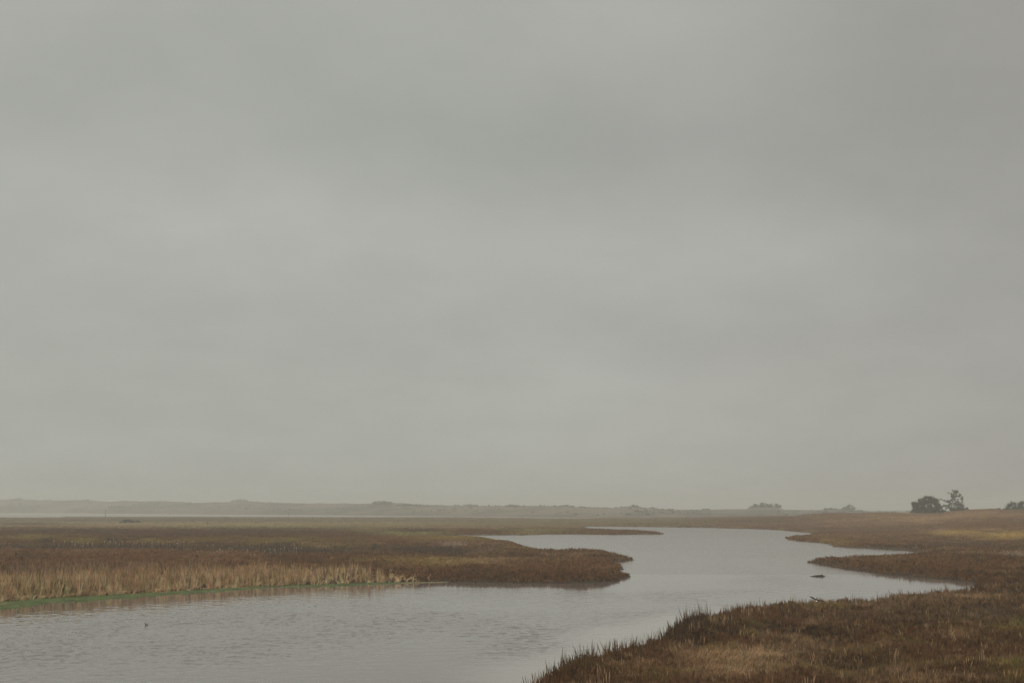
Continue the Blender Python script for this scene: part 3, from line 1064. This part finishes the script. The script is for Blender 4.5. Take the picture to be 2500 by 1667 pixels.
py_obj('branch_stub', V, Fc, [MAT_LOG], parent=log_e)

# scrap of wood on the water
x, y = unproject([771], [1479.6], 0)
V, Fc = loft(path_rings([(-.13, 0, .0, .02, .025), (-.10, .01, .015, .05, .05), (0, .02, .02, .055, .05), (.08, .0, .012, .05, .045), (.14, -.01, -.01, .02, .02)]), 10)
scrap = py_obj('driftwood_piece', V, Fc, [MAT_LOG])
scrap.location = (x[0], y[0], -.012)
scrap.scale = (.85, .85, .8)
tag(scrap, 'small dark scrap of driftwood afloat below the middle of the reeds', 'driftwood')

# posts on the flats
for (pu, pd, hp, wr, lab, lean_) in ((264.5, 1157, 7.0, .20, 'tallest thin dark post on the far flats, reaching above the distant water', .012),
                                     (513.5, 596, 2.5, .11, 'short dark post nearest of the three, where the brown marsh begins', -.01),
                                     (708, 1225, 4.4, .18, 'faint thin post against the far water, rightmost of the three', .0)):
    px, py = (pu - CX) / F * pd, pd
    e = empty('marker_post', (px, py, gz1(px, py) - .1), lab, 'post', 'posts on the marsh flats')
    V, Fc = loft(path_rings([(0, 0, 0, wr, wr), (.01, 0, hp * .3, wr * .95, wr * .95), (hp * lean_, 0, hp * .7, wr * .85, wr * .85), (hp * lean_ * 1.4, 0, hp * .98, wr * .8, wr * .8)]), 10)
    py_obj('shaft', V, Fc, [MAT_POST], parent=e)
    V, Fc = loft(path_rings([(hp * lean_ * 1.4, 0, hp * .975, wr * 1.15, wr * 1.15), (hp * lean_ * 1.4, 0, hp * 1.0, wr * 1.15, wr * 1.15), (hp * lean_ * 1.4, 0, hp * 1.02, wr * .4, wr * .4)]), 10)
    py_obj('cap', V, Fc, [MAT_POST], parent=e)


# ------------------------------------------------------------------ trees and shrubs
def leaf_cloud(lobes, k, size, dens, colour, depth=.8):
    """leaf sprays filling each lobe's volume: (du, dv, ru, rv, fill) in photograph pixels at the tree, k = metres per pixel"""
    P, Sz, B = [], [], []
    for du, dv, ru, rv, fill in lobes:
        n = max(6, int(dens * ru * rv * fill))
        # small clumps inside the lobe give the uneven outline
        nc_ = max(4, int(ru * rv / 6))
        cc = rng.normal(0, 1, (nc_, 3))
        cc /= np.linalg.norm(cc, axis=1)[:, None]
        cc *= (rng.uniform(.35, 1.0, nc_) ** .5)[:, None]
        w = rng.integers(0, nc_, n)
        p = cc[w] * np.array((ru, ru * depth, rv)) + rng.normal(0, .30, (n, 3)) * np.array((min(ru, 7), min(ru, 7) * depth, min(rv, 6)))
        p += np.array((du, 0, dv))
        P.append(p)
        Sz.append(rng.uniform(.6, 1.4, n) * size)
        B.append(rng.uniform(.75, 1.25, nc_)[w])
    P, Sz, B = np.concatenate(P) * k, np.concatenate(Sz), np.concatenate(B)
    P[:, 2] = np.maximum(P[:, 2], 0.05)
    n = len(P)
    a = rng.normal(0, 1, (n, 3))
    a /= np.linalg.norm(a, axis=1)[:, None]
    b_ = np.cross(a, rng.normal(0, 1, (n, 3)))
    b_ /= np.linalg.norm(b_, axis=1)[:, None] + 1e-9
    a, b_ = a * Sz[:, None] / 2, b_ * Sz[:, None] / 3
    V = np.stack([P - a, P + b_, P + a, P - b_], 1).reshape(-1, 3)
    q = np.arange(4 * n)
    c = np.clip(np.array(colour)[None] * (B * rng.uniform(.75, 1.25, n))[:, None], .01, .5)
    return V, q, np.repeat(c, 4, 0)


def limbs(segs, k):
    """tapered limbs: each a list of (du, dv, dy, radius px)"""
    V, Fc = [], []
    for s_ in segs:
        pts = [(a * k, c * k, b_ * k, r_ * k, r_ * k) for a, b_, c, r_ in s_]
        v_, f_ = loft(path_rings(pts), 8)
        o_ = len(V)
        V += v_
        Fc += [tuple(i + o_ for i in f) for f in f_]
    return V, Fc


def tree(name, u, d, vbase, lobes, segs, label, cat, colour, size=.36, dens=20, group=None, sink=0.3, part=('trunk', 'crown'), grow=1.1):
    k = d / F
    x_ = (u - CX) / F * d
    z_ = CAM_H - (vbase - HORIZON) / F * d if vbase is not None else gz1(x_, d)
    e = empty(name, (x_, d, z_ - sink), label, cat, group)
    lobes = [(a * grow, b_ * grow, c * grow, dd_ * grow, f_) for a, b_, c, dd_, f_ in lobes]
    V, Fc = limbs(segs, k * grow)
    py_obj(part[0], V, Fc, [MAT_BARK], parent=e)
    V, q, c = leaf_cloud(lobes, k, size, dens, colour)
    mesh_obj(part[1], V, q, 4, MAT_LEAF, c, parent=e)
    return e


LEAF_D = (0.105, 0.103, 0.074)
LEAF_L = (0.140, 0.133, 0.086)
BUSH = (0.090, 0.084, 0.064)
TREE_D = 726.0
tree('broad_tree', 2254, TREE_D, None, [
    (7, 19, 20, 15, 1.2), (-4, 27, 10, 8, 1.1), (19, 27, 9, 8, 1.1), (1, 35, 8, 4, 1.0), (14, 33, 9, 4, 1.0), (-27, 19, 6, 6, 1.3), (-20, 12, 9, 6, 1.0),
    (-22, 4, 12, 5, 1.1), (0, 7, 24, 7, 1.1), (22, 7, 10, 7, .9), (27, 18, 6, 8, .7), (31, 9, 5, 8, .6), (9, 37, 6, 3, .8), (-11, 29, 6, 5, .8), (-15, 20, 8, 6, .9), (24, 24, 6, 6, .7)],
    [[(0, 0, 0, 1.5), (-1, 10, 0, 1.2), (-3, 22, 1, .7), (-2, 34, 1, .3)], [(3, 0, 0, 1.2), (8, 12, 0, .9), (14, 24, -1, .5), (17, 33, -1, .2)],
     [(-2, 0, 0, 1.1), (-12, 9, 1, .8), (-24, 17, 1, .4)], [(4, 0, 0, .9), (20, 10, 1, .6), (30, 18, 0, .3)]],
    'rounded dense dark tree on the skyline at right, lower and wider of two', 'tree', LEAF_D)
tree('thin_tree', 2313, TREE_D + 4, None, [
    (11.7, 45, 6.5, 4.5, .8), (5, 38, 3.6, 5, .9), (15.5, 35, 5.5, 3.5, .6), (22, 39, 4, 2.6, .6), (26.5, 34, 2.4, 2.4, .6), (-3, 43.5, 2.3, 1.8, .6),
    (-18.5, 30.5, 2.6, 1.5, .6), (-13.5, 27, 2.6, 2.0, .7), (-4.4, 23, 6, 3.6, .9), (-15.8, 13.5, 4.6, 2.4, .7), (-9.7, 16.5, 4.6, 2.6, .7), (-1, 15, 3.4, 8, .9), (3.5, 27, 3, 4, .8),
    (18.6, 20.5, 7.5, 4.2, .9), (26, 15, 4.5, 5.5, .8), (17, 10, 8, 5, .5), (26, 26, 3.2, 4, .5), (6, 6, 6, 5, .6), (9, 32, 4, 6, .6), (14, 27, 5, 4, .4), (10, 20, 5, 5, .5), (-6, 10, 5, 4, .5), (24, 31, 3, 3, .4)],
    [[(0, 0, 0, 1.2), (2, 10, 0, 1.0), (4.5, 23, 0, .75), (6, 36, 0, .5), (10, 46, 0, .25)], [(4.5, 21, 0, .5), (-4, 23, 0, .4), (-13, 27, 0, .3), (-20, 32, 0, .15)],
     [(2, 10, 0, .5), (-7, 15, 0, .35), (-17, 13, 0, .2)], [(3, 14, 0, .6), (12, 18, 1, .45), (24, 17, 1, .3)], [(5.5, 32, 0, .4), (15, 36, 0, .3), (23, 39, 0, .2), (27, 33, 0, .15)],
     [(6, 36, 0, .3), (1, 41, 0, .2), (-3.5, 44, 0, .12)]],
    'tall ragged tree with open branches beside the rounded dark tree', 'tree', LEAF_L, size=.34, dens=20)


def bush(u, d, wpx, hpx, label, colour=BUSH, size=.34, name='shrub', group=None, vbase=None, dens=14, cat='shrub'):
    n = max(2, int(wpx / max(hpx, 3) * 1.6))
    lobes = []
    for i in range(n):
        f = (i + .5) / n * 2 - 1
        hh_ = hpx * (1 - .55 * f * f) * random.uniform(.75, 1.08)
        lobes.append((f * wpx * .42, hh_ * .5, wpx / n * .85, hh_ * .52, 1.1))
    segs = [[(f_ * wpx * .05, 0, 0, hpx * .05), (f_ * wpx * .2, hpx * .45, 0, hpx * .035), (f_ * wpx * .3, hpx * .8, 0, hpx * .015)] for f_ in (-1, .1, 1)]
    return tree(name, u, d, vbase, lobes, segs, label, cat, colour, size=size, dens=dens, group=group, part=('stems', 'foliage'), grow=1.2)


G = 'shrubs along the right skyline'
bush(2298, TREE_D + 2, 20, 8, 'low dark shrub between the feet of the two skyline trees', group=G)
bush(2332, TREE_D + 8, 30, 9, 'pale grey low scrub around the foot of the ragged tree', colour=(.10, .095, .08), group=G)
bush(2348, TREE_D - 4, 18, 8, 'dark shrub just right of the ragged tree, sloping to the grass', group=G)
bush(2430, TREE_D, 12, 6, 'smallest shrub alone on the bare right skyline', group=G)
bush(2451, TREE_D, 14, 7, 'low shrub leading up to the dark bushes at the right edge', group=G)
bush(2471, TREE_D, 28, 19, 'twin-topped dark bush near the right edge of the skyline', group=G, colour=LEAF_D)
bush(2504, TREE_D + 6, 38, 26, 'tallest dark bush, cut off by the right edge of the picture', group=G, colour=LEAF_D)
bush(2353, 500, 9, 6, 'small dark shrub alone in the brown grass below the ragged tree', group='shrubs on the right slope')
bush(325, 795, 50, 8, 'long low dark thicket alone on the far left flats', colour=(.070, .055, .046), size=.5, name='thicket', dens=10)

G = 'thickets along the far dune ridge'
for (bu, bw, bh, off, lab) in (
        (52, 26, 5, 300, 'faint thicket on the leftmost knoll of the far dunes'),
        (118, 16, 3, 280, 'small faint thicket just right of the leftmost dune knoll'),
        (300, 60, 6, 120, 'hazy scrub belt on the dune face right of the tallest post'),
        (470, 14, 5, 240, 'small dark hump on the dunes above the short post'),
        (590, 40, 4, 320, 'faint flat-topped thicket on the dune crest left of the faint post'),
        (936, 44, 9, 240, 'darkest pointed thicket on the middle of the far dunes'),
        (1000, 60, 5, 220, 'low dark scrub running right from the pointed dune thicket'),
        (1148, 34, 4, 320, 'faint double hump on the dunes above the lime meadow strip'),
        (1252, 32, 6, 320, 'faint bushy hump on the dunes above the green spit'),
        (1380, 40, 4, 320, 'low faint thicket on the dunes above the long narrow spit'),
        (1545, 26, 6, 320, 'faint rounded clump on the dunes above the tip of the narrow spit'),
        (1590, 16, 4, 320, 'tiny faint clump on the dunes just past the spit tip'),
        (1720, 20, 3, 320, 'faint low clump on the dunes left of the big hazy mound'),
        (1866, 74, 9.5, 300, 'big rounded hazy thicket on the dunes behind the river bend'),
        (2024, 40, 5, 320, 'hazy scrub just showing over the right-hand rise'),
        (2066, 30, 8, 330, 'hazy rounded treetops peeping over the right-hand rise')):
    dB = float(dune_base(bu)) + off
    bush(bu, dB, bw, bh, lab, colour=(.145, .132, .106), size=1.0, name='thicket', group=G, dens=9)


# ------------------------------------------------------------------ single plants that stand out on the near bank
def near_clump(name, u, v, temps, n, spread, h0, h1, wide, colour, label, cat, lean=.1, mat=MAT_PLANT, lift=0.0):
    x_, y_ = unproject([u], [v], .3)
    x_, y_ = x_[0], y_[0]
    z_ = max(gz1(x_, y_), -0.05)
    px, py = rng.normal(0, spread[0], n), rng.normal(0, spread[1], n)
    zz = np.maximum(height(x_ + px, y_ + py), -.05) - z_
    V, q, c = scatter(temps, px, py, zz, rng.uniform(h0, h1, n), np.full(n, wide), vary(np.repeat(np.array(colour)[None], n, 0)), lean=lean)
    o = mesh_obj(name, V, q, 4, mat, c)
    o.location = (x_, y_, z_)
    return tag(o, label, cat)


near_clump('reed_clump', 1668, 1548, T_REED, 80, (.45, .6), .6, 1.1, 1.2, (.105, .085, .062), 'clump of thin bare stems standing in the shallows at the bank notch', 'reeds')
near_clump('green_bush', 2488, 1655, T_PLUME, 120, (.5, .5), .4, .8, .6, (.20, .155, .055), 'yellow-green bushy plant at the bottom right corner', 'plant')
near_clump('green_bush', 2496, 1532, T_PLUME, 60, (.5, .6), .4, .75, .6, (.20, .165, .06), 'olive bushy plant halfway up the right edge', 'plant')
near_clump('grass_tussock', 1845, 1622, T_TUFT, 190, (1.1, 1.0), .4, .75, .7, TAN * 1.05, 'largest straw-coloured tussock, in the middle of the near bank', 'grass')
near_clump('grass_tussock', 1790, 1655, T_TUFT, 130, (.7, .6), .4, .75, .7, TAN, 'tan tussock at the bottom edge, left of the straw-coloured one', 'grass')
near_clump('dark_bush', 1906, 1556, T_PLUME, 130, (.6, .45), .35, .6, .55, (.050, .034, .024), 'darkest low bush in a hollow of the near bank', 'plant')
near_clump('dark_bush', 2028, 1562, T_PLUME, 130, (.9, .5), .35, .55, .55, (.058, .040, .027), 'dark low bush right of the darkest hollow', 'plant')
for (su, sv, sh, lab) in ((2186, 1652, 1.35, 'tallest single dry stalk on the near bank, thin and tan'),
                          (1836, 1582, .85, 'pale stiff dry stalk above the straw tussock'),
                          (2329, 1664, .8, 'dry stalk at the bottom edge, right of the tallest one'),
                          (1776, 1668, .9, 'dry stalk at the bottom edge near the left end of the bank')):
    x_, y_ = unproject([su], [sv], .3)
    x_, y_ = float(x_[0]), float(y_[0])
    V, Fc = loft(path_rings([(0, 0, 0, .016, .016), (.02, 0, sh * .5, .014, .014), (.05, 0, sh * .8, .012, .012), (.07, .01, sh * .86, .032, .032), (.09, .01, sh * .97, .028, .028), (.1, .01, sh, .006, .006)]), 8)
    o = py_obj('dry_stalk', V, Fc, [noise_mat('dry_stalk', (.26, .18, .10), (.38, .28, .16), 5)])
    o.location = (x_, y_, gz1(x_, y_) - .05)
    tag(o, lab, 'plant', 'dry stalks on the near bank')

# ------------------------------------------------------------------ sea haze
MAT_HAZE = bpy.data.materials.new('haze')
MAT_HAZE.use_nodes = True
t = MAT_HAZE.node_tree
t.nodes.clear()
pv = N(t, 'ShaderNodeVolumePrincipled')
pv.inputs['Color'].default_value = (0.945, 0.947, 0.892, 1)
pv.inputs['Density'].default_value = 0.00046
pv.inputs['Anisotropy'].default_value = 0.2
out = N(t, 'ShaderNodeOutputMaterial')
link(t, pv.outputs[0], out.inputs['Volume'])
X0, X1, Y0, Y1, Z0, Z1 = -5600, 5600, -300, 5000, -2.1, 34
hv = [(X0, Y0, Z0), (X1, Y0, Z0), (X1, Y1, Z0), (X0, Y1, Z0), (X0, Y0, Z1), (X1, Y0, Z1), (X1, Y1, Z1), (X0, Y1, Z1)]
hf = [(3, 2, 1, 0), (4, 5, 6, 7), (0, 1, 5, 4), (1, 2, 6, 5), (2, 3, 7, 6), (3, 0, 4, 7)]
haze = py_obj('haze', hv, hf, [MAT_HAZE], smooth=False)
tag(haze, 'thin pale sea haze over the marsh', 'haze', kind='stuff')
